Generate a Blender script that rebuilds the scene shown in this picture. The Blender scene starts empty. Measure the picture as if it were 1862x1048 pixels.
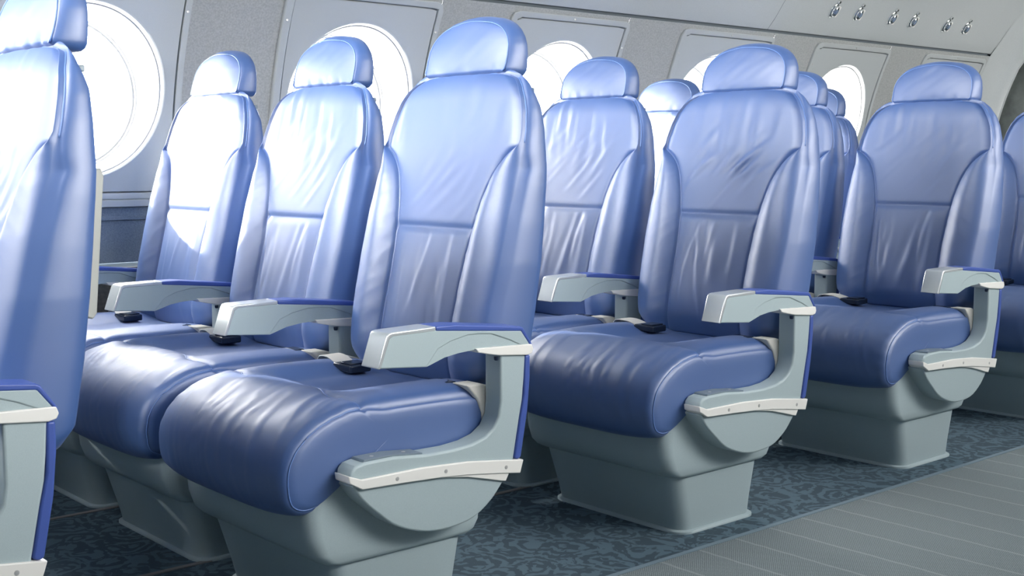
import bpy, bmesh, math, random
import numpy as np
from mathutils import Matrix, Vector

SC = bpy.context.scene
COL = SC.collection

# ------------------------------------------------------------------ camera
CAMZ, FPX = 0.92, 2262.07
pit, yaw = math.radians(5.945), math.radians(48.734)
Fh = Vector((math.cos(yaw), math.sin(yaw), 0)); Rv = Vector((math.sin(yaw), -math.cos(yaw), 0)); Zv = Vector((0, 0, 1))
Fv = Fh * math.cos(pit) - Zv * math.sin(pit); Uv = Fh * math.sin(pit) + Zv * math.cos(pit)
cd = bpy.data.cameras.new('camera'); cam = bpy.data.objects.new('camera', cd); COL.objects.link(cam)
cd.sensor_width = 36.0; cd.lens = FPX * 36.0 / 1862.0; cd.clip_start = 0.02
cam.matrix_world = Matrix(((Rv.x, Uv.x, -Fv.x, 0), (Rv.y, Uv.y, -Fv.y, 0), (Rv.z, Uv.z, -Fv.z, CAMZ), (0, 0, 0, 1)))
SC.camera = cam

# ------------------------------------------------------------------ light
W = bpy.data.worlds.new('sky'); SC.world = W; W.use_nodes = True
bg = W.node_tree.nodes['Background']; bg.inputs[0].default_value = (1.0, 0.985, 0.96, 1); bg.inputs[1].default_value = 62.0

def lamp(name, kind, energy, loc, aim, color=(1, 1, 1), size=None):
    d = bpy.data.lights.new(name, kind); d.energy = energy; d.color = color
    o = bpy.data.objects.new(name, d); COL.objects.link(o); o.location = loc
    o.rotation_euler = Vector(aim).to_track_quat('-Z', 'Y').to_euler()
    if kind == 'AREA':
        d.shape = 'RECTANGLE'; d.size, d.size_y = size
    return o
sun = lamp('sun', 'SUN', 14.0, (2, 8, 5), (0.36, -1.0, -0.43), (1.0, 0.985, 0.95)); sun.data.angle = math.radians(0.8)
for k in range(-2, 5):       # daylight sampling portals in the window openings (they give no light of their own)
    o = lamp('window_portal', 'AREA', 1, (2.522 + .98*k, 3.955, 1.125), (0, -1, 0), (1, 1, 1), (.5, .5)); o.data.shape = 'DISK'; o.data.cycles.is_portal = True
for k, e in enumerate((15, 13, 3.8, 2.4, 2.0)):      # added lamps out of view, one per seat row, brightening the seat fronts
    o = lamp('ceiling_washlight', 'AREA', e, (-1.25 + .985*k, 2.6, 1.90), (1, 0.0, -0.50), (1.0, 0.99, 0.97), (1.45, 0.22)); o.data.spread = math.radians(50)
for k in range(6):                                # added panels standing in for near-side daylight, one per metre
    o = lamp('side_cabin_light', 'AREA', 5.6, (1.6 + .98*k, -0.20, 1.72), (-0.50, 1, -0.55), (1.0, 0.99, 0.97), (0.92, 0.5)); o.data.spread = math.radians(64)
for k in range(6):  # added unseen panels that lift the window wall and the seat sides
    o = lamp('opposite_side_light', 'AREA', (13, 9, 8.5, 10.5, 12.5, 14)[k], (1.5 + 1.05*k, -0.45, 1.40), (-0.42 + .15*k, 1, 0.10), (1.0, 0.995, 0.98), (0.95, 0.36)); o.data.spread = math.radians(66)
lamp('window_wall_light', 'AREA', 60, (-0.30, 3.42, 1.50), (0.40, -1, -0.22), (1.0, 0.99, 0.98), (2.2, 0.42))  # added lamp beyond the left edge, whitens the front rows with sheen
lamp('aisle_ceiling_light', 'AREA', 10, (3.6, 0.75, 2.03), (0, 0.1, -1), (1.0, 0.99, 0.97), (5.0, 0.4))  # added overhead lamp that lifts the aisle floor

vs = SC.view_settings
SC.display_settings.display_device = 'sRGB'
vs.view_transform = 'Standard'; vs.look = 'None'; vs.gamma = 1.0; vs.use_curve_mapping = False
vs.exposure = -0.55

# ------------------------------------------------------------------ materials
def mat(name, base, rough=0.5, metal=0.0, ior=1.45, spec=0.5, coat=0.0, sheen=0.0):
    m = bpy.data.materials.new(name); m.use_nodes = True
    b = m.node_tree.nodes['Principled BSDF']
    b.inputs['Base Color'].default_value = (*base, 1); b.inputs['Roughness'].default_value = rough
    b.inputs['Metallic'].default_value = metal; b.inputs['IOR'].default_value = ior
    b.inputs['Specular IOR Level'].default_value = spec
    b.inputs['Coat Weight'].default_value = coat
    b.inputs['Sheen Weight'].default_value = sheen
    return m, m.node_tree, b

def nd(t, kind, **kw):
    n = t.nodes.new(kind)
    for k, v in kw.items():
        if k in n.inputs: n.inputs[k].default_value = v
        else: setattr(n, k, v)
    return n

def bump(t, b, src, strength, dist):
    bp = nd(t, 'ShaderNodeBump'); bp.inputs['Strength'].default_value = strength; bp.inputs['Distance'].default_value = dist
    t.links.new(src, bp.inputs['Height']); t.links.new(bp.outputs[0], b.inputs['Normal'])

def objco(t, scale=None):
    tc = nd(t, 'ShaderNodeTexCoord')
    if scale is None: return tc.outputs['Object']
    mp = nd(t, 'ShaderNodeMapping'); mp.inputs['Scale'].default_value = scale
    t.links.new(tc.outputs['Object'], mp.inputs[0]); return mp.outputs[0]

def speckle(name, c0, c1, scale, rough=0.8, bs=0.15, bd=0.001, **kw):
    m, t, b = mat(name, c0, rough, **kw)
    n = nd(t, 'ShaderNodeTexNoise', Scale=scale, Detail=4.0); t.links.new(objco(t), n.inputs['Vector'])
    r = nd(t, 'ShaderNodeValToRGB'); r.color_ramp.elements[0].position = .35; r.color_ramp.elements[1].position = .65
    r.color_ramp.elements[0].color = (*c0, 1); r.color_ramp.elements[1].color = (*c1, 1)
    t.links.new(n.outputs[0], r.inputs[0]); t.links.new(r.outputs[0], b.inputs['Base Color'])
    if bs: bump(t, b, n.outputs[0], bs, bd)
    return m

M = {}
m, t, b = mat('blue_leather', (0.010, 0.074, 0.275), 0.54, ior=2.3, sheen=0.10)
n = nd(t, 'ShaderNodeTexNoise', Scale=900.0, Detail=2.0); t.links.new(objco(t), n.inputs['Vector'])
bump(t, b, n.outputs[0], 0.12, 0.0006); M['leather'] = m
b.inputs['Sheen Roughness'].default_value = 0.45; b.inputs['Sheen Tint'].default_value = (0.92, 0.94, 1.0, 1)
M['piping'] = mat('light_blue_piping', (0.10, 0.20, 0.48), 0.5, ior=1.8)[0]  # same leather as the seat, its lit edge put into a lighter blue
M['grey'] = speckle('grey_blue_plastic', (0.37, 0.455, 0.475), (0.40, 0.485, 0.505), 700, 0.48, 0.05, 0.0004)
M['blue'] = mat('blue_rubber_trim', (0.055, 0.10, 0.36), 0.42)[0]
M['white'] = mat('white_plastic', (0.80, 0.79, 0.75), 0.45)[0]
M['beige'] = speckle('cream_webbing', (0.62, 0.60, 0.55), (0.70, 0.68, 0.63), 1200, 0.75, 0.2, 0.0006)
M['silver'] = mat('silver_plastic', (0.66, 0.70, 0.71), 0.26, metal=0.55)[0]
M['plate'] = mat('dark_grey_plate', (0.16, 0.21, 0.25), 0.4)[0]
M['bolt'] = mat('bolt_grey', (0.55, 0.55, 0.54), 0.35, metal=0.5)[0]
M['buckle'] = mat('dark_buckle', (0.015, 0.025, 0.05), 0.22)[0]
M['shell'] = mat('shell_grey', (0.20, 0.24, 0.27), 0.5)[0]
M['tray'] = mat('tray_beige', (0.36, 0.37, 0.34), 0.5)[0]
M['panel'] = speckle('window_panel_grey', (0.47, 0.495, 0.495), (0.49, 0.515, 0.515), 500, 0.6, 0.05, 0.0005)
M['wall'] = speckle('wall_fabric', (0.36, 0.37, 0.36), (0.45, 0.46, 0.45), 160, 0.85, 0.12, 0.001)
M['ceiling'] = speckle('ceiling_plastic', (0.50, 0.525, 0.525), (0.53, 0.555, 0.555), 240, 0.7, 0.06, 0.0008)
M['gap'] = mat('dark_gap', (0.16, 0.19, 0.21), 0.8)[0]
M['sleeve'] = mat('window_sleeve_white', (0.86, 0.87, 0.87), 0.5)[0]
M['ring'] = mat('window_ring_grey', (0.36, 0.37, 0.38), 0.6)[0]
M['chrome'] = mat('chrome', (0.85, 0.86, 0.86), 0.12, metal=1.0)[0]
M['lens'] = mat('lens_blue_grey', (0.18, 0.24, 0.34), 0.1, coat=1.0)[0]
M['dado'] = speckle('dado_fabric', (0.15, 0.19, 0.24), (0.21, 0.25, 0.30), 260, 0.9, 0.2, 0.001)
M['dadolow'] = speckle('dado_low', (0.07, 0.07, 0.075), (0.10, 0.10, 0.10), 90, 0.9, 0.2, 0.001)
M['track'] = mat('seat_track', (0.22, 0.21, 0.20), 0.5)[0]

# pane: thin clear glass
m = bpy.data.materials.new('window_glass'); m.use_nodes = True; t = m.node_tree
t.nodes.remove(t.nodes['Principled BSDF'])
tr = nd(t, 'ShaderNodeBsdfTransparent'); gl = nd(t, 'ShaderNodeBsdfGlossy', Roughness=0.02)
mx = nd(t, 'ShaderNodeMixShader'); mx.inputs[0].default_value = 0.06
t.links.new(tr.outputs[0], mx.inputs[1]); t.links.new(gl.outputs[0], mx.inputs[2])
t.links.new(mx.outputs[0], t.nodes['Material Output'].inputs[0]); M['glass'] = m

# damask carpet
m, t, b = mat('damask_carpet', (0.1, 0.15, 0.19), 0.92, spec=0.2)
co = objco(t)
nz = nd(t, 'ShaderNodeTexNoise', Scale=9.0, Detail=2.0); t.links.new(co, nz.inputs['Vector'])
sub = nd(t, 'ShaderNodeVectorMath', operation='SUBTRACT'); sub.inputs[1].default_value = (.5, .5, .5); t.links.new(nz.outputs['Color'], sub.inputs[0])
scl = nd(t, 'ShaderNodeVectorMath', operation='SCALE'); scl.inputs['Scale'].default_value = 0.10; t.links.new(sub.outputs[0], scl.inputs[0])
add = nd(t, 'ShaderNodeVectorMath', operation='ADD'); t.links.new(co, add.inputs[0]); t.links.new(scl.outputs[0], add.inputs[1])
vo = nd(t, 'ShaderNodeTexVoronoi', Scale=9.0); t.links.new(add.outputs[0], vo.inputs['Vector'])
mul = nd(t, 'ShaderNodeMath', operation='MULTIPLY'); mul.inputs[1].default_value = 26.0; t.links.new(vo.outputs['Distance'], mul.inputs[0])
sn = nd(t, 'ShaderNodeMath', operation='SINE'); t.links.new(mul.outputs[0], sn.inputs[0])
n2 = nd(t, 'ShaderNodeTexNoise', Scale=30.0, Detail=1.0, Distortion=1.5); t.links.new(add.outputs[0], n2.inputs['Vector'])
m2 = nd(t, 'ShaderNodeMath', operation='MULTIPLY_ADD'); m2.inputs[1].default_value = 7.0; m2.inputs[2].default_value = -3.6; t.links.new(n2.outputs[0], m2.inputs[0])
ad2 = nd(t, 'ShaderNodeMath', operation='ADD'); t.links.new(sn.outputs[0], ad2.inputs[0]); t.links.new(m2.outputs[0], ad2.inputs[1])
rp = nd(t, 'ShaderNodeValToRGB'); rp.color_ramp.elements[0].position = .42; rp.color_ramp.elements[1].position = .58
rp.color_ramp.elements[0].color = (0.060, 0.092, 0.115, 1); rp.color_ramp.elements[1].color = (0.105, 0.160, 0.200, 1)
hf = nd(t, 'ShaderNodeMath', operation='MULTIPLY_ADD'); hf.inputs[1].default_value = .5; hf.inputs[2].default_value = .5; t.links.new(ad2.outputs[0], hf.inputs[0])
t.links.new(hf.outputs[0], rp.inputs[0]); t.links.new(rp.outputs[0], b.inputs['Base Color'])
nf = nd(t, 'ShaderNodeTexNoise', Scale=700.0); t.links.new(co, nf.inputs['Vector']); bump(t, b, nf.outputs[0], .3, .002)
M['damask'] = m

# ribbed aisle carpet with thin pale cross stripes
m, t, b = mat('ribbed_carpet', (0.2, 0.23, 0.24), 0.95, spec=0.15)
co = objco(t); sx = nd(t, 'ShaderNodeSeparateXYZ'); t.links.new(co, sx.inputs[0])
def mth(op, a, b_=None, c=None):
    n = nd(t, 'ShaderNodeMath', operation=op)
    for i, v in enumerate((a, b_, c)):
        if v is None: continue
        if isinstance(v, (int, float)): n.inputs[i].default_value = v
        else: t.links.new(v, n.inputs[i])
    return n.outputs[0]
wob = nd(t, 'ShaderNodeTexNoise', Scale=14.0); t.links.new(co, wob.inputs['Vector'])
xx = mth('ADD', sx.outputs[0], mth('MULTIPLY', wob.outputs[0], 0.012))
fr_ = mth('FRACT', mth('DIVIDE', mth('SUBTRACT', xx, 2.761), 0.1345))
dist = mth('MINIMUM', fr_, mth('SUBTRACT', 1.0, fr_))
stripe = mth('LESS_THAN', dist, 0.030)
weave = mth('MULTIPLY', mth('SINE', mth('MULTIPLY', sx.outputs[0], 900.0)), mth('SINE', mth('MULTIPLY', sx.outputs[1], 1100.0)))
grn = nd(t, 'ShaderNodeTexNoise', Scale=420.0, Detail=2.0); t.links.new(co, grn.inputs['Vector'])
val = mth('ADD', mth('MULTIPLY', weave, 0.30), grn.outputs[0])
r1 = nd(t, 'ShaderNodeValToRGB'); r1.color_ramp.elements[0].position = .15; r1.color_ramp.elements[1].position = .85
r1.color_ramp.elements[0].color = (0.095, 0.118, 0.125, 1); r1.color_ramp.elements[1].color = (0.30, 0.345, 0.36, 1)
t.links.new(val, r1.inputs[0])
mc = nd(t, 'ShaderNodeMix', data_type='RGBA'); t.links.new(mth('MULTIPLY', stripe, 0.32), mc.inputs[0])
t.links.new(r1.outputs[0], mc.inputs[6]); mc.inputs[7].default_value = (0.42, 0.46, 0.47, 1)
t.links.new(mc.outputs[2], b.inputs['Base Color']); bump(t, b, val, .5, .003)
M['ribbed'] = m

# dark mottled bulkhead
m, t, b = mat('bulkhead_fabric', (0.05, 0.06, 0.06), 0.9)
n = nd(t, 'ShaderNodeTexNoise', Scale=5.0, Detail=8.0, Roughness=0.65); t.links.new(objco(t), n.inputs['Vector'])
r = nd(t, 'ShaderNodeValToRGB'); r.color_ramp.elements[0].position = .3; r.color_ramp.elements[1].position = .72
r.color_ramp.elements[0].color = (0.012, 0.017, 0.018, 1); r.color_ramp.elements[1].color = (0.085, 0.098, 0.094, 1)
t.links.new(n.outputs[0], r.inputs[0]); t.links.new(r.outputs[0], b.inputs['Base Color']); M['bulk'] = m

# ------------------------------------------------------------------ mesh helpers
def mesh(name, V, Fc, material, smooth=True, sharp=None):
    me = bpy.data.meshes.new(name); me.from_pydata([tuple(v) for v in V], [], [tuple(f) for f in Fc]); me.update()
    bm = bmesh.new(); bm.from_mesh(me); bmesh.ops.recalc_face_normals(bm, faces=bm.faces); bm.to_mesh(me); bm.free()
    me.materials.append(material)
    if smooth:
        me.polygons.foreach_set('use_smooth', [True] * len(me.polygons))
        if sharp: me.set_sharp_from_angle(angle=math.radians(sharp))
    return me

def obj(name, me, parent=None, loc=None, bev=None, seg=2):
    o = bpy.data.objects.new(name, me); COL.objects.link(o)
    if parent: o.parent = parent
    if loc is not None: o.location = loc
    if bev:
        md = o.modifiers.new('bevel', 'BEVEL'); md.width = bev; md.segments = seg; md.limit_method = 'ANGLE'
        md.angle_limit = math.radians(35); md.harden_normals = False
    return o

def prism(poly, y0, y1):
    """closed polygon in (x,z), extruded along y"""
    n = len(poly); V = [(x, y0, z) for x, z in poly] + [(x, y1, z) for x, z in poly]
    Fc = [tuple(range(n)), tuple(range(2 * n - 1, n - 1, -1))] + [(i, (i + 1) % n, n + (i + 1) % n, n + i) for i in range(n)]
    return V, Fc

def spline(pts, n, closed=False):
    P = np.array(pts, float)
    d = np.r_[0, np.cumsum(np.sqrt(np.linalg.norm(np.diff(P, axis=0), axis=1)))]
    T = np.linspace(0, d[-1], n * 4); out = []
    E = np.vstack([2 * P[0] - P[1], P, 2 * P[-1] - P[-2]])
    for tt in T:
        i = min(max(np.searchsorted(d, tt) - 1, 0), len(P) - 2); u = (tt - d[i]) / (d[i + 1] - d[i])
        a, b_, c, e = E[i], E[i + 1], E[i + 2], E[i + 3]
        m1 = (c - a) * .5; m2_ = (e - b_) * .5
        # damp tangents for uneven spacing
        L = np.linalg.norm(c - b_)
        for mm in (m1, m2_):
            l = np.linalg.norm(mm)
            if l > L * 1.2: mm *= L * 1.2 / l
        h = (2*u**3-3*u*u+1)*b_ + (u**3-2*u*u+u)*m1 + (-2*u**3+3*u*u)*c + (u**3-u*u)*m2_
        out.append(h)
    out = np.array(out); L = np.r_[0, np.cumsum(np.linalg.norm(np.diff(out, axis=0), axis=1))]
    s = np.linspace(0, L[-1], n)
    return np.stack([np.interp(s, L, out[:, k]) for k in range(out.shape[1])], 1)

def tube(path, r, k=6, closed=False):
    P = np.array(path, float); n = len(P); V = []; Fc = []
    for i in range(n):
        a = P[(i - 1) % n] if (closed or i > 0) else P[i]; c = P[(i + 1) % n] if (closed or i < n - 1) else P[i]
        d = (c - a); d /= np.linalg.norm(d) + 1e-12
        up = np.array([1., 0, 0]) if abs(d[0]) < .8 else np.array([0, 0, 1.])
        s = np.cross(d, up); s /= np.linalg.norm(s); w = np.cross(s, d)
        for j in range(k):
            an = 2 * math.pi * j / k; V.append(P[i] + r * (math.cos(an) * s + math.sin(an) * w))
    for i in range(n if closed else n - 1):
        for j in range(k):
            Fc.append((i * k + j, i * k + (j + 1) % k, ((i + 1) % n) * k + (j + 1) % k, ((i + 1) % n) * k + j))
    if not closed: Fc += [tuple(range(k)), tuple(range((n - 1) * k, n * k))]
    return V, Fc

def disc(c, axis, r, h, k=12):
    """short cylinder: centre c, axis unit vector"""
    a = Vector(axis).normalized(); s = a.orthogonal().normalized(); w = a.cross(s); c = Vector(c); V = []
    for hh, rr in ((0, r), (h * .7, r), (h, r * .75)):
        V += [tuple(c + a * hh + (s * math.cos(2*math.pi*j/k) + w * math.sin(2*math.pi*j/k)) * rr) for j in range(k)]
    Fc = [tuple(range(k)), tuple(range(2*k, 3*k))]
    for q in range(2):
        Fc += [(q*k+j, q*k+(j+1) % k, (q+1)*k+(j+1) % k, (q+1)*k+j) for j in range(k)]
    return V, Fc

def join(*parts):
    V = []; Fc = []
    for v, f in parts:
        o = len(V); V += list(v); Fc += [tuple(i + o for i in q) for q in f]
    return V, Fc

def rloft(levels, k=6):
    """loft of rounded rectangles (z,x0,x1,y0,y1,r), capped"""
    V = []; Fc = []; n = 4 * (k + 1)
    for z, x0, x1, y0, y1, r in levels:
        for cx, cy, a0 in ((x1 - r, y1 - r, 0), (x0 + r, y1 - r, 90), (x0 + r, y0 + r, 180), (x1 - r, y0 + r, 270)):
            for j in range(k + 1):
                a = math.radians(a0 + 90 * j / k); V.append((cx + r * math.cos(a), cy + r * math.sin(a), z))
    for q in range(len(levels) - 1):
        Fc += [(q*n+j, q*n+(j+1) % n, (q+1)*n+(j+1) % n, (q+1)*n+j) for j in range(n)]
    Fc += [tuple(range(n)), tuple(range((len(levels)-1)*n, len(levels)*n))]
    return V, Fc

class Noise2:
    def __init__(s, seed): s.g = np.random.RandomState(seed).rand(64, 64) * 2 - 1
    def __call__(s, x, y):
        x = np.asarray(x, float); y = np.asarray(y, float)
        xi = np.floor(x).astype(int); yi = np.floor(y).astype(int); fx = x - xi; fy = y - yi
        fx = fx*fx*fx*(fx*(fx*6-15)+10); fy = fy*fy*fy*(fy*(fy*6-15)+10)
        g = lambda a, b_: s.g[a % 64, b_ % 64]
        return (g(xi, yi)*(1-fx)+g(xi+1, yi)*fx)*(1-fy) + (g(xi, yi+1)*(1-fx)+g(xi+1, yi+1)*fx)*fy

def sstep(a, b_, x):
    u = np.clip((x - a) / (b_ - a), 0, 1); return u*u*(3-2*u)

def tag(o, label=None, cat=None, group=None, kind=None):
    if label: o['label'] = label
    if cat: o['category'] = cat
    if group: o['group'] = group
    if kind: o['kind'] = kind
    return o

# ------------------------------------------------------------------ cabin constants (metres)
PITCH, SPACE = 0.9852, 0.5851
AY = 2.197                 # y of the aisle seats' centre line
X0 = 1.45                  # x of seat root in row B
YW, RW, ZW = 3.78, 1.5, 0.8
def wy(z): return YW - (RW - math.sqrt(RW*RW - (z - ZW)**2))
WINX = [2.522 + 0.98 * k for k in range(-2, 5)]; WR, WZ = 0.263, 1.125
XA, XB, XC = -1.6, 6.643, 6.80

# ------------------------------------------------------------------ floor
V = [(-1.6, 1.86, 0), (7.6, 1.86, 0), (7.6, 3.85, 0), (-1.6, 3.85, 0)]
def slab(x0, x1, y0, y1, z0, z1):
    V = [(x, y, z) for z in (z0, z1) for x, y in ((x0, y0), (x1, y0), (x1, y1), (x0, y1))]
    return V, [(0, 1, 2, 3), (4, 5, 6, 7), (0, 1, 5, 4), (1, 2, 6, 5), (2, 3, 7, 6), (3, 0, 4, 7)]
fl = obj('floor', mesh('floor', *slab(-1.6, 7.6, 1.872, 3.9, -0.05, 0), M['damask'], False)); tag(fl, kind='structure')
rb = obj('aisle_carpet', mesh('aisle_carpet', *slab(-1.6, 7.6, -0.9, 1.856, -0.05, 0.0), M['ribbed'], False)); tag(rb, 'grey ribbed aisle carpet with thin pale cross stripes', kind='structure')
sm = obj('trim_1', mesh('trim_1', *slab(-1.6, 7.6, 1.8585, 1.872, -0.04, 0.0012), mat('carpet_binding', (0.17, 0.235, 0.28), .8)[0], False), bev=.0006); tag(sm, 'pale binding strip along the patterned carpet edge', kind='structure')
un = obj('trim_2', mesh('trim_2', *slab(-1.6, 7.6, 1.856, 1.8585, -0.05, -0.006), M['gap'], False)); tag(un, 'dark joint between the two carpets', kind='structure')
for i, y in enumerate((2.545, 3.114)):
    o = obj('trim_%d' % (3 + i), mesh('seat_track', *slab(-1.6, 6.8, y - .008, y + .008, -0.01, 0.0025), M['track'], False), bev=.001)
    tag(o, ('seat track on the floor between aisle and middle seats', 'seat track on the floor between middle and window seats')[i], kind='structure')

# ------------------------------------------------------------------ wall
def wgrid(x0, x1, zs, off=0.0, nx=2):
    xs = np.linspace(x0, x1, nx); V = []; Fc = []
    for z in zs:
        for x in xs: V.append((x, wy(z) - off, z))
    for j in range(len(zs) - 1):
        for i in range(nx - 1): Fc.append((j*nx+i, j*nx+i+1, (j+1)*nx+i+1, (j+1)*nx+i))
    return V, Fc
PX0, PX1, PZ0, PZ1 = -0.327, 0.325, 0.79, 1.482
parts = []
zs_mid = np.linspace(0.78, 1.50, 24)
edges = [XA] + [v for c in WINX for v in (c + PX0 + .01, c + PX1 - .01)] + [XC + .12]
for i in range(0, len(edges), 2): parts.append(wgrid(edges[i], edges[i+1], zs_mid))
for c in WINX:
    parts.append(wgrid(c + PX0 + .01, c + PX1 - .01, np.linspace(PZ1 - .01, 1.50, 3)))
    parts.append(wgrid(c + PX0 + .01, c + PX1 - .01, np.linspace(0.765, PZ0 + .01, 3)))
wall = obj('wall_left', mesh('wall_left', *join(*parts), M['wall'])); tag(wall, kind='structure')
# dado below the windows: rail, upper band, fabric panel, gap and kick panel (children of the wall)
def dado(name, z0, z1, off, material, thick=.012, n=6):
    zs = np.linspace(z0, z1, n); fr_ = [(wy(z) - off, z) for z in zs]; bk = [(wy(z) - off + thick, z) for z in zs[::-1]]
    pol = fr_ + bk; k = len(pol); V = [(XA, y, z) for y, z in pol] + [(XC + .1, y, z) for y, z in pol]
    Fc = [tuple(range(k)), tuple(range(k, 2*k))] + [(i, (i+1) % k, k+(i+1) % k, k+i) for i in range(k)]
    return obj(name, mesh(name, V, Fc, material, True, 40), wall, bev=.002)
dado('sill_rail', 0.768, 0.790, 0.016, M['panel'], .02)
dado('dado_band', 0.738, 0.767, 0.004, M['dado'])
dado('dado_rail', 0.726, 0.739, 0.009, M['dado'])
dado('dado_panel', 0.592, 0.726, 0.003, M['dado'])
dado('dado_gap', 0.575, 0.592, -0.012, M['gap'])
dado('kick_panel', 0.0, 0.577, 0.006, M['dadolow'], .012, 12)

# windows
def rrect_ray(th, x0, x1, z0, z1, r):
    """distance along direction th from the window centre to a rounded rectangle"""
    d = (math.cos(th), math.sin(th)); lo, hi = 0.0, 2.0
    def inside(x, z):
        qx = max(x0 + r - x, x - (x1 - r), 0); qz = max(z0 + r - z, z - (z1 - r), 0)
        return qx*qx + qz*qz <= r*r
    for _ in range(30):
        mid = (lo + hi) / 2
        if inside(mid*d[0], mid*d[1]): lo = mid
        else: hi = mid
    return lo
NT = 128
angs = sorted(set([2*math.pi*i/NT for i in range(NT)]))
def window_mesh():
    rings = []
    def ring(f, off): rings.append([(f(th)*math.cos(th), f(th)*math.sin(th), off) for th in angs])
    b_ = .026
    inn = lambda th: rrect_ray(th, PX0+b_+.008, PX1-b_, PZ0-WZ+b_, PZ1-WZ-b_, .008)
    out = lambda th: rrect_ray(th, PX0, PX1, PZ0-WZ, PZ1-WZ, .03)
    ring(lambda th: WR, .004)
    for s in (0, .25, .5, .75, 1): ring(lambda th, s=s: (WR+.004)*(1-s) + (inn(th)-.001)*s, .007)
    ring(lambda th: inn(th)-.001, -.010); ring(lambda th: inn(th)+.004, -.010)
    ring(lambda th: inn(th)+.005, .012); ring(lambda th: inn(th)+.007, .013)
    ring(lambda th: out(th)-.005, .013); ring(lambda th: out(th)-.001, .010); ring(lambda th: out(th), -.010)
    V = []; Fc = []
    for q in rings:
        for dx, dz, off in q: V.append((dx, wy(WZ+dz) - off, WZ+dz))
    n = len(angs)
    for k in range(len(rings)-1):
        Fc += [(k*n+i, k*n+(i+1) % n, (k+1)*n+(i+1) % n, (k+1)*n+i) for i in range(n)]
    return mesh('window_panel', V, Fc, M['panel'], True, 30)
def ringmesh(name, prof, material, sharp=30):
    """prof: (radius, depth outward from wall curve at hole edge)"""
    V = []; Fc = []; n = len(angs)
    for r, d in prof:
        for th in angs:
            z = WZ + r*math.sin(th); ye = wy(WZ + WR*math.sin(th))
            V.append((r*math.cos(th), ye*(1-min(d/.10, 1)) + 3.745*min(d/.10, 1) + d, z))
    for k in range(len(prof)-1): Fc += [(k*n+i, k*n+(i+1) % n, (k+1)*n+(i+1) % n, (k+1)*n+i) for i in range(n)]
    return mesh(name, V, Fc, material, True, sharp)
wm = window_mesh()
slm = ringmesh('window_sleeve', [(WR+.001, -.003), (WR-.001, .0), (WR-.006, .012), (WR-.007, .02), (WR-.011, .020), (WR-.012, .03), (WR-.020, .15), (WR-.020, .20)], M['sleeve'])
rgm = ringmesh('pane_ring', [(WR-.020, .142), (WR-.026, .142), (WR-.028, .150), (WR-.034, .150), (WR-.036, .156)], M['ring'])
Vp = [(0, 0, 0)]; k = 64
Vp = [(.24*math.cos(2*math.pi*i/k), 3.745 + .152 + s, WZ + .24*math.sin(2*math.pi*i/k)) for s in (0, .004) for i in range(k)]
pnm = mesh('pane', Vp, [tuple(range(k)), tuple(range(k, 2*k))] + [(i, (i+1) % k, k+(i+1) % k, k+i) for i in range(k)], M['glass'], True, 30)
gkm = ringmesh('edge_gasket', [(WR-.0055, .008), (WR-.0085, .009), (WR-.0115, .019), (WR-.0110, .023)], M['ring'])
scm = mesh('screw', *disc((0, 0, 0), (0, -1, 0), .0055, .002), M['bolt'], True, 40)
for i, c in enumerate(WINX):
    w = obj('window_%d' % (i+1), wm, None, (c, 0, 0)); tag(w, kind='structure')
    obj('window_sleeve', slm, w); obj('pane_ring', rgm, w); obj('edge_gasket', gkm, w); obj('pane', pnm, w)
    for dx, z in ((0.0, 1.470), (PX0+.016, 1.378), (PX1-.014, 1.378), (PX0+.016, 1.0), (PX1-.014, 1.0)):
        obj('screw', scm, w, (dx, wy(z) - .0125, z))

# ------------------------------------------------------------------ ceiling
cprof = spline([(3.604, 1.513), (3.592, 1.509), (3.584, 1.520), (3.562, 1.560), (3.512, 1.630), (3.44, 1.715), (3.33, 1.81), (3.12, 1.925), (2.8, 2.01), (2.3, 2.06), (1.5, 2.08), (0.4, 2.08), (-0.65, 2.06)], 60)
def cstrip(x0, x1, off=0.0):
    P = cprof; T = np.gradient(P, axis=0); T /= np.linalg.norm(T, axis=1)[:, None]; Nn = np.stack([T[:, 1], -T[:, 0]], 1)
    Q = P + Nn * off; V = []; Fc = []
    xs = (x0, x1)
    for y, z in Q: V += [(xs[0], y, z), (xs[1], y, z)]
    for j in range(len(Q)-1): Fc.append((2*j, 2*j+1, 2*j+3, 2*j+2))
    return V, Fc
# the carrier behind the ceiling panels (with the recessed joint above the wall)
cv, cf = cstrip(XA, XC + .20, .010)
jv = [(x, y, z) for y, z in ((wy(1.498), 1.498), (3.625, 1.499), (3.625, 1.520), (3.600, 1.520)) for x in (XA, XC + .15)]
ceil = obj('ceiling', mesh('ceiling', *join((cv, cf), (jv, [(0, 1, 3, 2), (2, 3, 5, 4), (4, 5, 7, 6)])), M['gap'])); tag(ceil, kind='structure')
for a, b_ in ((XA, 4.7285), (4.7315, XC)):
    obj('ceiling_panel', mesh('ceiling_panel', *cstrip(a, b_), M['ceiling']), ceil)

# the unseen near side and rear end of the cabin
V = [(x, -0.85 + .25*((z-.8)/1.2)**2*(1 if z > .8 else 0), z) for z in np.linspace(0, 2.08, 14) for x in (-1.6, 7.1)]
wr = obj('wall_right', mesh('wall_right', V, [(2*i, 2*i+1, 2*i+3, 2*i+2) for i in range(13)], M['dado'])); tag(wr, kind='structure')
wk = obj('wall_back', mesh('wall_back', *slab(-1.66, -1.6, -0.9, 3.9, 0, 2.2), M['dado'], False)); tag(wk, kind='structure')

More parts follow.
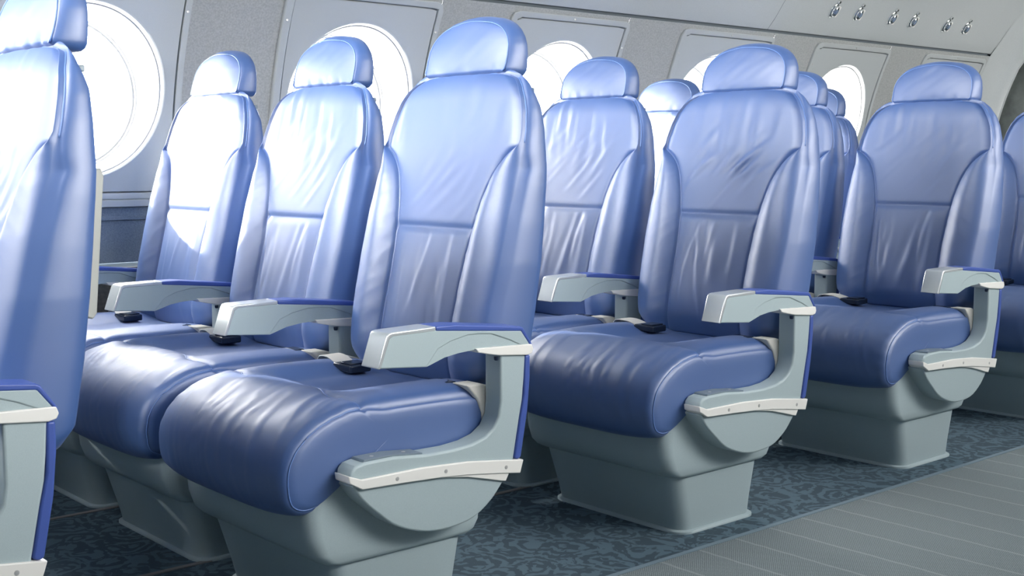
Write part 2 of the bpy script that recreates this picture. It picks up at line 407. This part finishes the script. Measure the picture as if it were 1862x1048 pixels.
# arch at the end of the cabin: wall and ceiling sweep inwards to the opening
prof = np.array([(wy(z), z) for z in np.linspace(0.0, 1.494, 30)] + [tuple(p) for p in cprof[3:]])
T = np.gradient(prof, axis=0); T /= np.linalg.norm(T, axis=1)[:, None]; Nn = np.stack([-T[:, 1], T[:, 0]], 1)
V = []; Fc = []; n = len(prof)
steps = [(XC - .012, -.0002)] + [(6.79 + .145*math.sin(a), .002 + .113*(1-math.cos(a))) for a in np.linspace(0, math.pi/2, 12)] + [(6.955, .115)]
for x, off in steps:
    for (y, z), nn in zip(prof, Nn):
        V.append((x, y + nn[0]*off, z + nn[1]*off))
for s in range(len(steps)-1):
    Fc += [(s*n+i, s*n+i+1, (s+1)*n+i+1, (s+1)*n+i) for i in range(n-1)]
ar = obj('trim_5', mesh('arch_trim', V, Fc, M['ceiling'], True, 60)); tag(ar, 'smooth pale arch where the cabin wall sweeps in to the end opening', kind='structure')
bk = obj('wall_front', mesh('wall_front', *slab(6.956, 7.02, -0.9, 3.9, 0, 2.2), M['bulk'], False)); tag(bk, kind='structure')

# ------------------------------------------------------------------ reading lights
hp = [(.0, .000), (.030, .000), (.034, .004), (.033, .010), (.028, .016), (.022, .020), (.020, .022)]
def lathe(prof, k=24, sx=1.0, sy=1.0):
    V = []; Fc = []
    for r, h in prof: V += [(r*math.cos(2*math.pi*i/k)*sx, r*math.sin(2*math.pi*i/k)*sy, h) for i in range(k)]
    for q in range(len(prof)-1): Fc += [(q*k+i, q*k+(i+1) % k, (q+1)*k+(i+1) % k, (q+1)*k+i) for i in range(k)]
    Fc += [tuple(range(k)), tuple(range((len(prof)-1)*k, len(prof)*k))]
    return V, Fc
bez = mesh('bezel', *lathe([(.024, 0), (.038, 0), (.040, .004), (.038, .009), (.032, .011), (.028, .007)], 24, .62, 1.0), M['chrome'], True, 50)
hou = mesh('lamp_head', *lathe([(.030, 0), (.032, .010), (.029, .019), (.020, .024), (.015, .023)], 24, .62, .95), M['chrome'], True, 50)
lns = mesh('lens', *lathe([(.015, .0222), (.012, .0255), (.004, .027)], 16, .7, 1.0), M['lens'])
rim = mesh('rim', *join(slab(.013, .0255, -.030, .026, .003, .019)), M['white'], False)
knb = mesh('knob', *lathe([(.0085, 0), (.009, .010), (.007, .014)], 12), M['chrome'], True, 50)
LX = [5.118, 5.32, 5.616, 5.81, 6.139, 6.337]
RL = ['first reading light from the left in the ceiling row', 'second reading light from the left in the ceiling row', 'third reading light from the left, left one of the middle pair',
      'fourth reading light from the left, right one of the middle pair', 'fifth reading light from the left, left one of the pair nearest the arch', 'last reading light of the ceiling row, nearest the arch']
sd = Vector((0, -.092, .127)).normalized(); nn = Vector((0, -sd.z, sd.y)); nn = -nn if nn.z > 0 else nn   # inward normal
for x, lab in zip(LX, RL):
    e = bpy.data.objects.new('reading_light', None); COL.objects.link(e)
    q = cprof[np.argmin(abs(cprof[:, 1] - 1.638))]
    ex = Vector((1, 0, 0)); ey = nn.cross(ex)
    Mx = Matrix(((ex.x, ey.x, nn.x, x), (ex.y, ey.y, nn.y, q[0]), (ex.z, ey.z, nn.z, q[1]), (0, 0, 0, 1))); e.matrix_world = Mx
    tag(e, 'small chrome ' + lab, 'reading light', 'chrome reading lights in the ceiling')
    obj('bezel', bez, e); h = obj('lamp_head', hou, e); obj('lens', lns, h); obj('rim', rim, e, bev=.003); obj('knob', knb, e, (0, .047 if ey.z > 0 else -.047, 0))

# ------------------------------------------------------------------ the seat (local frame: x - X0, y about the seat centre, z up)
def L(pts): return [(x - X0, z) for x, z in pts]

def grid_faces(nr, nc): return [(j*nc+i, j*nc+i+1, (j+1)*nc+i+1, (j+1)*nc+i) for j in range(nr-1) for i in range(nc-1)]

def block(rows, ygrid, xf, xb, outs, cap=True):
    """padded block. rows: z per row (nr); ygrid[nr,nc]; xf[nr,nc] front; xb(z) back; outs: (s, out) rings front->back"""
    nr, nc = ygrid.shape
    Z = rows if rows.ndim == 2 else np.repeat(rows[:, None], nc, 1)
    V = [(xf[j, i], ygrid[j, i], Z[j, i]) for j in range(nr) for i in range(nc)]
    Fc = grid_faces(nr, nc)
    loop = [(j, 0) for j in range(nr)] + [(nr-1, i) for i in range(1, nc)] + [(j, nc-1) for j in range(nr-2, -1, -1)] + [(0, i) for i in range(nc-2, 0, -1)]
    P = np.array([(ygrid[j, i], Z[j, i]) for j, i in loop]); X = np.array([xf[j, i] for j, i in loop])
    T = np.roll(P, -1, 0) - np.roll(P, 1, 0); T /= np.linalg.norm(T, axis=1)[:, None] + 1e-12
    Nn = np.stack([-T[:, 1], T[:, 0]], 1)
    c = P.mean(0)
    if ((P - c) * Nn).sum() < 0: Nn = -Nn
    for _ in range(6): Nn = (np.roll(Nn, 1, 0) + Nn*2 + np.roll(Nn, -1, 0)) / 4
    Nn /= np.linalg.norm(Nn, axis=1)[:, None]
    prev = [j*nc+i for j, i in loop]; m_ = len(loop)
    for s, o_ in outs:
        Q = P + Nn * o_; xx = X*(1-s) + np.array([xb(z) for z in P[:, 1]])*s
        base = len(V); V += [(xx[k_], Q[k_, 0], Q[k_, 1]) for k_ in range(m_)]
        cur = list(range(base, base+m_))
        Fc += [(prev[k_], prev[(k_+1) % m_], cur[(k_+1) % m_], cur[k_]) for k_ in range(m_)]
        prev = cur
    if cap:
        for j in range(nr-1):            # back face strips: left column to right column
            a, b_ = prev[j], prev[j+1]; c_ = prev[nr-1+nc-1+(nr-1-j)] if j > 0 else prev[(nr-1)+(nc-1)+(nr-1)]
            d_ = prev[nr-1+nc-1+(nr-1-(j+1))]
            Fc.append((a, b_, d_, c_))
        Fc.append(tuple(prev[nr-1:nr-1+nc])); Fc.append(tuple([prev[(nr-1)+(nc-1)+(nr-1)+k_] for k_ in range(nc-1)] + [prev[0]]))
    return V, Fc

WZT = [(.440, .185), (.447, .212), (.460, .232), (.480, .244), (.51, .247), (.56, .249), (.63, .252), (.70, .256), (.78, .255), (.86, .251), (.93, .244), (.98, .238), (1.02, .228), (1.05, .215), (1.075, .197), (1.09, .178), (1.099, .156), (1.103, .135)]
def wback(z): return np.interp(z, [a for a, _ in WZT], [b_ for _, b_ in WZT])
def xplane(z): return 1.694 + .25*(z-.768) - X0 + .010*np.exp(-((z-.46)/.06)**2)
def xback(z): return np.interp(z, [.43, .455, .49, .6, .82, .9, 1.03, 1.08, 1.11], [1.722, 1.738, 1.760, 1.777, 1.800, 1.809, 1.811, 1.800, 1.785]) - X0
def ysm(z): return np.interp(z, [.44, .55, .65, .72, .77, .80, .83, .86, .885, .905, .92, .932, .942, .950], [.128, .126, .127, .131, .137, .142, .149, .159, .170, .183, .197, .212, .228, .244])

def backrest(seed, style):
    n1, n2, n3 = Noise2(seed), Noise2(seed+50), Noise2(seed+90)
    zr = np.r_[np.linspace(.440, .47, 8)[:-1], np.linspace(.47, .762, 58)[:-1], [.762, .7655, .768, .7705, .774], np.linspace(.774, 1.04, 56)[1:], np.linspace(1.04, 1.103, 18)[1:]]
    nr = len(zr); w = wback(zr); ys = np.minimum(ysm(zr), w - .003)
    c_in = np.sin(np.linspace(-1, 1, 71) * math.pi/2*.92) / math.sin(math.pi/2*.92)
    c_bo = np.linspace(0, 1, 30)[1:] ** 1.25
    Y = np.concatenate([-(ys[:, None] + (w-ys)[:, None]*c_bo[None, ::-1]), ys[:, None]*c_in[None, :], ys[:, None] + (w-ys)[:, None]*c_bo[None, :]], 1)
    Zc = np.repeat(zr[:, None], Y.shape[1], 1)
    Xp = xplane(Zc).copy()
    Wd = w[:, None]; Ys = ys[:, None]; A = np.abs(Y); inner = A <= Ys + 1e-9
    u = np.clip(A/Ys, 0, 1); tb = np.clip((A-Ys)/np.maximum(Wd-Ys, 1e-4), 0, 1)
    bol = np.clip((.962 - Zc)/.10, 0, 1); bol = bol*bol*(3-2*bol)          # 1 in the bolster zone
    h = np.zeros_like(Xp)                                                   # positive = towards sitter (-x)
    # inner panels: pillowy with seams
    seamv = 1-np.exp(-((Ys-A)/.010)**2)
    seamh = 1-np.exp(-((Zc-.768)/.009)**2)
    h += np.where(inner, .0045*np.minimum(seamv*.5+.5*(1-u**3), 1)*bol + .006*(1-u**4)*(1-bol), 0)
    h += np.where(inner, .0045*(seamh-1)*(1), 0)
    lower = np.clip((.768-Zc)/.30, 0, 1)
    h += np.where(inner, .008*np.sin(np.pi*np.clip(lower, 0, 1))*(1-u**2), 0)
    # bolsters
    Bz = .030*np.interp(Zc, [.44, .50, .62, .80, .88, .93, .962], [.55, .85, 1, 1, .8, .45, 0])
    bul = Bz*np.sin(np.pi*.5*np.clip(tb/.50, 0, 1))**1.0
    roll = .045*np.interp(Zc, [.44, .9, .96], [1, 1, .25])*(1-np.sqrt(np.clip(1-np.clip((tb-.35)/.65, 0, 1)**2, 0, 1)))
    h += np.where(inner, 0, bul - roll)
    h -= .0035*np.exp(-((A-Ys)/.0035)**2)*bol
    h -= np.where(inner, 0, .0*tb)
    top = np.clip((Zc-1.05)/.055, 0, 1); h -= .016*top**2.2                       # rolls back to the headrest
    edge = np.clip((u-.86)/.14, 0, 1); h -= np.where(inner, .010*edge**2*(1-bol), 0)
    bot = np.clip((.50-Zc)/.06, 0, 1); h -= .022*bot**2
    # creases
    rs = np.random.RandomState(seed)
    def crease(y0, z0, ang, ln, wd, amp, curve=0.0):
        """soft fold: a ridge with a hollow beside it; ang from the vertical towards -y"""
        dy, dz = Y - y0, Zc - z0; t_ = (-math.sin(ang))*dy + math.cos(ang)*dz; q_ = math.cos(ang)*dy + math.sin(ang)*dz - curve*t_*t_
        return amp*(np.exp(-(q_/wd)**2) - .8*np.exp(-((q_-1.7*wd)/(wd*1.1))**2))*np.exp(-(t_/ln)**4)
    inm = np.where(inner, 1., 0.)*(1-u**6)
    for i in range(9):
        h += inm*sstep(.764, .745, Zc)*crease(rs.uniform(-.10, .10), rs.uniform(.58, .70), rs.uniform(-.22, .25), rs.uniform(.06, .13), rs.uniform(.007, .015), .0023*style['low']*rs.uniform(.5, 1.1), rs.uniform(-1, 1))
    for i in range(10):
        h += inm*sstep(.772, .80, Zc)*crease(rs.uniform(-.13, .12), rs.uniform(.82, .98), rs.uniform(.45, .95), rs.uniform(.04, .09), rs.uniform(.006, .012), .0027*style['up']*rs.uniform(.5, 1.1), rs.uniform(-2, 2))
    for i in range(12):
        h += inm*sstep(.772, .80, Zc)*crease(rs.uniform(-.2, .2), rs.uniform(.98, 1.07), rs.uniform(-.12, .12), rs.uniform(.04, .08), rs.uniform(.008, .016), .0013*style['vert']*rs.uniform(.4, 1.1))
    fold3 = n2(Y*30+5, Zc*4+9); h += np.where(inner, 1., 0.)*sstep(.80, .9, Zc)*(1-u**6)*.0008*style['vert']*fold3
    fold4 = n3(A*9+2, Zc*34 + A*22); h += np.where(inner, 0, 1.)*.0014*((1-np.abs(fold4))**2-.4)*np.exp(-(tb/.55)**2)*bol*1.2
    X = Xp - h
    dome = .006*(1-(Y/np.maximum(Wd, 1e-6))**2)*sstep(1.04, 1.103, Zc)
    me = mesh('backrest', *block(Zc + dome, Y, X, xback, [(.06, .004), (.2, .008), (.45, .0105), (.75, .010), (.93, .005), (1.0, -.003)]), M['leather'])
    # piping along the edge of the upper panel
    j0 = int(np.argmin(abs(zr-.952))); nc = Y.shape[1]; Zd = Zc + dome
    path = [(X[j, 0]-.0005, Y[j, 0], Zd[j, 0]) for j in range(j0, nr)] + [(X[-1, i]-.0005, Y[-1, i], Zd[-1, i]) for i in range(1, nc, 4)] + [(X[j, -1]-.0005, Y[j, -1], Zd[j, -1]) for j in range(nr-1, j0-1, -1)]
    pm = mesh('piping', *tube(path, .0018), M['piping'])
    return me, pm

def headrest(seed):
    n1 = Noise2(seed)
    zr = np.r_[np.linspace(1.110, 1.17, 14)[:-1], np.linspace(1.17, 1.222, 16)]
    w = np.interp(zr, [1.110, 1.114, 1.145, 1.165, 1.18, 1.193, 1.204, 1.213, 1.219, 1.222], [.134, .140, .1405, .138, .132, .122, .108, .090, .070, .050])
    uu = np.sin(np.linspace(-1, 1, 49)*math.pi/2*.9)/math.sin(math.pi/2*.9)
    Y = w[:, None]*uu[None, :]; Zc = np.repeat(zr[:, None], 49, 1)
    Xp = 1.783 + .24*(Zc-1.11) - X0
    h = .014*(1-np.abs(uu[None, :])**3)*np.sin(np.pi*np.clip((Zc-1.105)/.125, 0, 1))**.6
    h += .0007*n1(Y*38+Zc*50, Zc*14)*(1-np.abs(uu[None, :])**4)
    low = np.exp(-((Zc-1.112)/.014)**2); h += .0022*low*n1(Y*70, Zc*3+5)
    X = Xp - h
    Zd = Zc + .004*(1-uu[None, :]**2)*sstep(1.19, 1.222, Zc)
    xb = lambda z: 1.846 + .05*(z-1.16) - X0
    me = mesh('headrest', *block(Zd, Y, X, xb, [(.08, .004), (.3, .009), (.6, .012), (.88, .012), (.97, .008), (1.0, .002)]), M['leather'])
    nr = len(zr)
    path = [(X[j, 0]-.0003, Y[j, 0], Zd[j, 0]) for j in range(nr)] + [(X[-1, i]-.0003, Y[-1, i], Zd[-1, i]) for i in range(2, 47, 3)] + [(X[j, -1]-.0003, Y[j, -1], Zd[j, -1]) for j in range(nr-1, -1, -1)]
    pa = tube(path, .0016)
    # U-shaped piping on both side faces
    outs = []
    for sg in (-1, 1):
        P = [(1.808, 1.215), (1.800, 1.185), (1.797, 1.15), (1.799, 1.125), (1.808, 1.116), (1.826, 1.115), (1.836, 1.122), (1.842, 1.15), (1.842, 1.18), (1.838, 1.208)]
        pp = spline(P, 24); wz = np.interp(pp[:, 1], zr, w)
        outs.append(tube([(x-X0, sg*(ww+.0095), z) for (x, z), ww in zip(pp, wz)], .0015, 5))
    return me, mesh('piping', *pa, M['piping']), None

HWC = 0.256
CP = spline([(1.250, .285), (1.225, .268), (1.198, .262), (1.172, .268), (1.155, .285), (1.148, .315), (1.150, .350), (1.163, .383), (1.190, .412), (1.232, .437), (1.280, .452), (1.325, .457), (1.40, .459), (1.50, .458), (1.58, .455), (1.630, .447), (1.660, .430)], 110)
def cushion(seed):
    n1, n2 = Noise2(seed), Noise2(seed+7)
    Tn = np.gradient(CP, axis=0); Tn /= np.linalg.norm(Tn, axis=1)[:, None]; Nn = np.stack([-Tn[:, 1], Tn[:, 0]], 1)
    yy = np.sin(np.linspace(-1, 1, 91)*math.pi/2*.94)/math.sin(math.pi/2*.94)*HWC
    ns, ny = len(CP), len(yy)
    s = np.linspace(0, 1, ns)[:, None]; Yg = np.repeat(yy[None, :], ns, 0); X = np.repeat(CP[:, :1], ny, 1); Zg = np.repeat(CP[:, 1:], ny, 1)
    a = np.abs(Yg)/HWC
    xs = 1.322 + .016*(1-a**2) - .02*np.exp(-((a-.62)/.18)**2)        # cross seam
    front = X < xs
    h = .012*(1-a**4)*np.where(Zg < .47, 1, 1)*sstep(.45, .30, s) + .004*(1-a**4)
    dish = sstep(.66, .34, a)*sstep(1.315, 1.40, X)*sstep(1.68, 1.60, X)
    h -= .021*dish
    bol = np.exp(-((a-.74)/.15)**2)*sstep(1.31, 1.37, X); h += .004*bol
    isTop = sstep(.40, .44, Zg)
    h -= .0050*np.exp(-((X-xs)/.006)**2)*isTop*(.35+.65*sstep(.3, .6, a))
    h += .006*np.exp(-((X-xs+.055)/.05)**2)*isTop*(1-a**4)
    # edge roll
    e = np.clip((a-.93)/.07, 0, 1); h -= .010*(1-np.sqrt(np.clip(1-e*e, 0, 1)))
    e2 = np.clip((a-.84)/.16, 0, 1); h -= .010*(1-np.sqrt(np.clip(1-e2*e2, 0, 1)))*sstep(1.31, 1.38, X)
    # folds running over the front roll
    arc = np.linspace(0, 1, ns)[:, None]*.72
    fold = n1(Yg*46 + (arc-.25)*(-13) + 1.2*n2(Yg*7, arc*6), arc*5.0+2)
    rid = (1-np.abs(fold))**3-.35
    h += .0024*rid*sstep(.10, .2, s)*sstep(.60, .45, s)*(1-a**8)
    fold2 = n2(Yg*16+3, X*9); h += .0018*fold2*isTop*(1-a**6)
    tug = n1(arc*60, Yg*10+20); h += .0018*tug*np.exp(-((a-.96)/.07)**2)*sstep(.12, .2, s)*sstep(.62, .5, s)
    PX = X + Nn[:, :1]*h; PZ = Zg + Nn[:, 1:]*h
    # pull the last rows of y in a little near the edge
    V = [(PX[i, j]-X0, Yg[i, j], PZ[i, j]) for i in range(ns) for j in range(ny)]
    Fc = grid_faces(ns, ny)
    tail = [(1.662, .40), (1.655, .345), (1.50, .335), (1.36, .325), (1.290, .316)]
    base = len(V)
    for x, z in tail:
        for y in yy: V.append((x-X0, y, z))
    allr = ns + len(tail)
    for i in range(ns-1, allr-1): Fc += [(i*ny+j, i*ny+j+1, (i+1)*ny+j+1, (i+1)*ny+j) for j in range(ny-1)]
    Fc += [((allr-1)*ny+j, (allr-1)*ny+j+1, j+1, j) for j in range(ny-1)]
    cx, cz = 1.385, .385
    pip = []
    for col, sg in ((0, -1), (ny-1, 1)):
        prev = [i*ny+col for i in range(allr)]; ring0 = [V[i] for i in prev]
        for f, o_ in ((.975, .004), (.92, .006), (.78, .0075), (.5, .0075), (.2, .0075)):
            bs = len(V)
            for (x, y, z) in ring0:
                xx_, zz_ = cx+(x+X0-cx)*f, cz+(z-cz)*f
                pin = 0.0
                V.append((xx_-X0, y+sg*(o_-pin), zz_))
            cur = list(range(bs, bs+allr))
            Fc += [(prev[i], prev[(i+1) % allr], cur[(i+1) % allr], cur[i]) for i in range(allr)]
            prev = cur
        ce = len(V); V.append((cx-X0, sg*(HWC+.0075), cz))
        Fc += [(prev[i], prev[(i+1) % allr], ce) for i in range(allr)]
        pth = [(PX[i, col]-X0, Yg[i, col]+sg*.001, PZ[i, col]) for i in range(4, ns) if PX[i, col] < 1.318 or PZ[i, col] < .40]
        pip.append(tube(pth, .0014, 5))
    me = mesh('seat_cushion', V, Fc, M['leather'])
    # welt along the cross seam
    i0 = [int(np.argmin(abs(CP[:, 0]-(1.322+.016*(1-(abs(y)/HWC)**2)-.02*math.exp(-((abs(y)/HWC-.62)/.18)**2))) + (CP[:, 1] < .40)*9)) for y in yy]
    wl = tube([(PX[i0[j], j]-X0-.003, yy[j], PZ[i0[j], j]+.0004) for j in range(1, ny-1) if True][0::2], .0016, 5)
    return me, mesh('piping', *join(*pip, wl), M['piping'])

# rigid parts ------------------------------------------------------
def pm(name, pts, y0, y1, material): return mesh(name, *prism(L(pts), y0, y1), material, True, 30)
YO, YI = -.320, -.265
arc = spline([(1.262, .315), (1.285, .285), (1.314, .258), (1.367, .218), (1.45, .193), (1.538, .197), (1.590, .222), (1.622, .252), (1.637, .272)], 26)
A_semi = pm('side_panel', [tuple(p) for p in arc] + [(1.60, .29), (1.45, .32), (1.30, .33)], -.312, -.255, M['grey'])
A_strip = pm('trim_strip', [(1.250, .325), (1.278, .309), (1.379, .305), (1.462, .3005), (1.532, .294), (1.60, .285), (1.642, .279), (1.669, .275), (1.678, .302), (1.532, .321), (1.417, .328), (1.278, .328), (1.248, .339)], -.3215, -.272, M['white'])
A_lip = pm('strip_lip', [(1.462, .300), (1.532, .289), (1.58, .277), (1.617, .267), (1.632, .264), (1.642, .281), (1.60, .287), (1.532, .296)], -.3185, -.274, M['white'])
rail = [(1.256, .330), (1.258, .345), (1.268, .354), (1.290, .358), (1.354, .3585), (1.43, .351), (1.50, .350), (1.545, .354), (1.580, .363), (1.603, .378), (1.616, .400), (1.620, .43), (1.620, .530), (1.688, .521), (1.6845, .47), (1.680, .426), (1.672, .39), (1.656, .309), (1.655, .298), (1.53, .315), (1.40, .322), (1.28, .324)]
A_post = pm('arm_post', rail, -.316, -.266, M['grey'])
A_plate = pm('rail_plate', [(1.286, .3575), (1.425, .3505), (1.425, .3545), (1.354, .3615), (1.290, .3615)], -.311, -.270, M['plate'])
A_ptrim = pm('post_trim', [(1.686, .518), (1.700, .518), (1.700, .472), (1.693, .401), (1.675, .306), (1.665, .303), (1.656, .308), (1.672, .39), (1.683, .44)], -.3175, -.267, M['blue'])
A_body = pm('armrest', [(1.320, .531), (1.340, .588), (1.349, .592), (1.450, .592), (1.673, .571), (1.696, .540), (1.673, .540), (1.642, .554), (1.593, .571), (1.56, .574), (1.533, .574), (1.490, .566), (1.458, .554), (1.430, .522)], YO, YI, M['grey'])
A_disc = pm('hinge_recess', [(1.430, .522), (1.458, .554), (1.490, .566), (1.533, .574), (1.56, .574), (1.593, .571), (1.642, .554), (1.673, .540), (1.60, .545), (1.545, .543), (1.51, .541), (1.475, .536)], YO + .0022, YI - .0022, M['grey'])
A_cap = pm('end_cap', [(1.316, .530), (1.337, .590), (1.341, .595), (1.348, .597), (1.452, .599), (1.452, .590), (1.352, .589), (1.344, .585), (1.323, .530)], YO - .0012, YI + .0012, M['silver'])
A_pad = pm('armrest_pad', [(1.452, .590), (1.452, .599), (1.50, .5985), (1.670, .580), (1.677, .577), (1.704, .538), (1.699, .535), (1.671, .570)], YO - .001, YI + .001, M['blue'])
A_cov = pm('hinge_cover', [(1.550, .546), (1.557, .537), (1.585, .531), (1.612, .526), (1.688, .519), (1.700, .522), (1.704, .530), (1.700, .541)], YO - .0025, YI + .0025, M['white'])
A_hook = mesh('hinge_pin', *disc((1.612-X0, -.312, .523), (0, 0, -1), .005, .008, 8), M['buckle'], True, 40)
A_bolt = mesh('bolt', *disc((0, 0, 0), (0, -1, 0), .0042, .0009, 10), M['bolt'], True, 40)
A_scr = mesh('screw', *disc((0, 0, 0), (0, 0, 1), .0042, .0009, 10), M['bolt'], True, 40)
P_ped = mesh('pedestal', *rloft([(.006, 1.289-X0, 1.569-X0, -.237, .214, .040), (.05, 1.278-X0, 1.573-X0, -.239, .216, .040), (.155, 1.248-X0, 1.588-X0, -.246, .226, .040)]), M['grey'], True, 60)
P_fl = mesh('base_flange', *rloft([(.0, 1.279-X0, 1.580-X0, -.247, .224, .046), (.005, 1.279-X0, 1.580-X0, -.247, .224, .046), (.008, 1.284-X0, 1.575-X0, -.242, .219, .043)]), M['grey'], True, 60)
P_hs = mesh('seat_housing', *rloft([(.148, 1.262-X0, 1.590-X0, -.246, .232, .03), (.150, 1.248-X0, 1.600-X0, -.254, .240, .03), (.158, 1.232-X0, 1.612-X0, -.258, .246, .03), (.175, 1.214-X0, 1.622-X0, -.259, .247, .03), (.21, 1.201-X0, 1.625-X0, -.259, .247, .03), (.25, 1.197-X0, 1.625-X0, -.259, .247, .03), (.285, 1.203-X0, 1.625-X0, -.259, .247, .03), (.305, 1.230-X0, 1.625-X0, -.259, .247, .03), (.322, 1.285-X0, 1.625-X0, -.259, .247, .03), (.34, 1.30-X0, 1.625-X0, -.256, .244, .03)]), M['grey'], True, 60)
capP = [(1.572, .4615), (1.612, .461), (1.640, .4525), (1.657, .437), (1.6625, .41), (1.657, .375), (1.645, .340), (1.618, .335), (1.612, .40), (1.600, .43)]
C_cap = pm('cushion_cap', capP, -.2665, -.215, M['beige'])
C_cap2 = pm('cushion_cap', capP, .215, .2665, M['beige'])
def strap_mesh():
    P = spline([(.262, .448), (.245, .4635), (.20, .467), (.155, .461), (.128, .452)], 14); V = []; Fc = []
    for i, (y, z) in enumerate(P):
        x = 1.575 - (1 - y/.262)*.05
        V += [(x-.024-X0, y, z), (x+.024-X0, y, z), (x+.024-X0, y, z+.0022), (x-.024-X0, y, z+.0022)]
    n = len(P)
    for i in range(n-1):
        for a in range(4): Fc.append((4*i+a, 4*i+(a+1) % 4, 4*i+4+(a+1) % 4, 4*i+4+a))
    Fc += [(0, 1, 2, 3), tuple(4*n-4+q for q in range(4))]
    return mesh('belt_strap', V, Fc, M['beige'], True, 40)
B_strap = strap_mesh()
def bx(name, x0, x1, y0, y1, z0, z1, material): return mesh(name, *slab(x0-X0, x1-X0, y0, y1, z0, z1), material, True, 30)
B_buck = bx('buckle', 1.522, 1.578, .078, .150, .446, .464, M['buckle'])
B_lift = bx('buckle_lift', 1.527, 1.573, .086, .126, .464, .4675, M['buckle'])
B_tong = bx('belt_tongue', 1.560, 1.585, -.215, -.165, .455, .4625, M['buckle'])
S_shell = mesh('back_shell', *prism(L([(1.715, .46), (1.775, .55), (1.802, .82), (1.815, .95), (1.817, 1.03), (1.803, 1.075), (1.79, 1.075), (1.79, .95), (1.77, .70), (1.74, .52)]), -.19, .19), M['shell'], True, 30)
S_tray = mesh('tray_table', *prism(L([(1.796, .66), (1.815, .90), (1.834, .905), (1.838, .89), (1.819, .665), (1.812, .655)]), -.205, .205), M['tray'], True, 30)
S_latch = bx('tray_latch', 1.798, 1.812, -.206, -.188, 1.060, 1.071, M['plate'])

STY = [dict(low=.7, up=.35, vert=1.0), dict(low=1.25, up=1.35, vert=1.0), dict(low=1.3, up=.5, vert=1.6)]
BACKS = [backrest(11, STY[0]), backrest(23, STY[1]), backrest(37, STY[2])]
HEADS = [headrest(5), headrest(8), headrest(14)]
CUSH = [cushion(3), cushion(17), cushion(29)]

def arm_set(root, dy):
    def p(name, me, par, bev, loc=(0, 0, 0), seg=2):
        return obj(name, me, par, loc, bev, seg)
    off = (0, dy, 0)
    p('side_panel', A_semi, root, .004, off, 3)
    s = p('trim_strip', A_strip, root, .0018, off); p('strip_lip', A_lip, s, .0015)
    for x, z in ((1.357, .3165), (1.474, .3115), (1.630, .2935)): p('bolt', A_bolt, s, None, (x-X0, -.3212, z))
    po = p('arm_post', A_post, root, .005, off, 3); pl = p('rail_plate', A_plate, po, .001)
    for x, z in ((1.318, .3612), (1.392, .3582)): p('screw', A_scr, po, None, (x-X0, -.293, z))
    p('post_trim', A_ptrim, po, .004, (0, 0, 0), 3); p('hinge_pin', A_hook, po, None)
    a = p('armrest', A_body, root, .0025, off); p('hinge_recess', A_disc, a, None); p('end_cap', A_cap, a, .0025, (0, 0, 0), 3)
    p('armrest_pad', A_pad, a, .0035, (0, 0, 0), 3); p('hinge_cover', A_cov, a, .002)

def seat(r, c, var, label):
    root = bpy.data.objects.new('passenger_seat', None); COL.objects.link(root)
    root.location = (X0 + r*PITCH, AY + c*SPACE, 0)
    tag(root, label, 'seat', 'blue leather passenger seats')
    obj('base_flange', P_fl, root); obj('pedestal', P_ped, root); obj('seat_housing', P_hs, root)
    cu = obj('seat_cushion', CUSH[var][0], root); obj('piping', CUSH[var][1], cu)
    obj('cushion_cap', C_cap, cu, None, .004, 3); obj('cushion_cap', C_cap2, cu, None, .004, 3)
    ba = obj('backrest', BACKS[var][0], root); obj('piping', BACKS[var][1], ba)
    he = obj('headrest', HEADS[var][0], root); obj('piping', HEADS[var][1], he)
    sh = obj('back_shell', S_shell, root, None, .004); tr_ = obj('tray_table', S_tray, root, None, .003); obj('tray_latch', S_latch, tr_, None, .002)
    bs = obj('belt_strap', B_strap, root); bu = obj('buckle', B_buck, root, None, .004, 3); obj('buckle_lift', B_lift, bu, None, .0012); obj('belt_tongue', B_tong, root, None, .0012)
    arm_set(root, 0)
    if c == 2: arm_set(root, SPACE)
    return root

SEATS = [
    (-1, 0, 0, 'blue leather aisle seat cut off by the left edge, seen from its side'),
    (0, 0, 0, 'large blue leather aisle seat in front, nearest whole seat, with its armrest towards the aisle'),
    (0, 1, 2, 'blue leather middle seat directly behind the large front aisle seat, before the second round window'),
    (0, 2, 0, 'sunlit white-looking window seat at left between the first and second round windows'),
    (1, 0, 1, 'blue leather aisle seat with a strongly creased backrest, second whole aisle seat from the left'),
    (1, 1, 2, 'blue leather middle seat between the front aisle seat and the creased aisle seat'),
    (1, 2, 0, 'window seat almost wholly hidden behind the large front aisle seat'),
    (2, 0, 2, 'blue leather aisle seat at right, nearest seat in front of the last window panel'),
    (2, 1, 1, 'blue leather middle seat peeking out just right of the creased aisle seat'),
    (2, 2, 0, 'bright white-looking window seat seen small between the middle seat and the creased aisle seat'),
    (3, 0, 1, 'blue leather aisle seat cut off by the right edge, before the dark bulkhead'),
    (3, 2, 2, 'farthest blue window seat, a sliver beside the round window at right'),
    (3, 1, 0, 'middle seat hidden behind the aisle seat at right'),
    (-1, 1, 1, 'middle seat beyond the left edge, behind the cropped aisle seat'),
    (-1, 2, 2, 'window seat beyond the left edge, by the first round window'),
]
for a in SEATS: seat(*a)
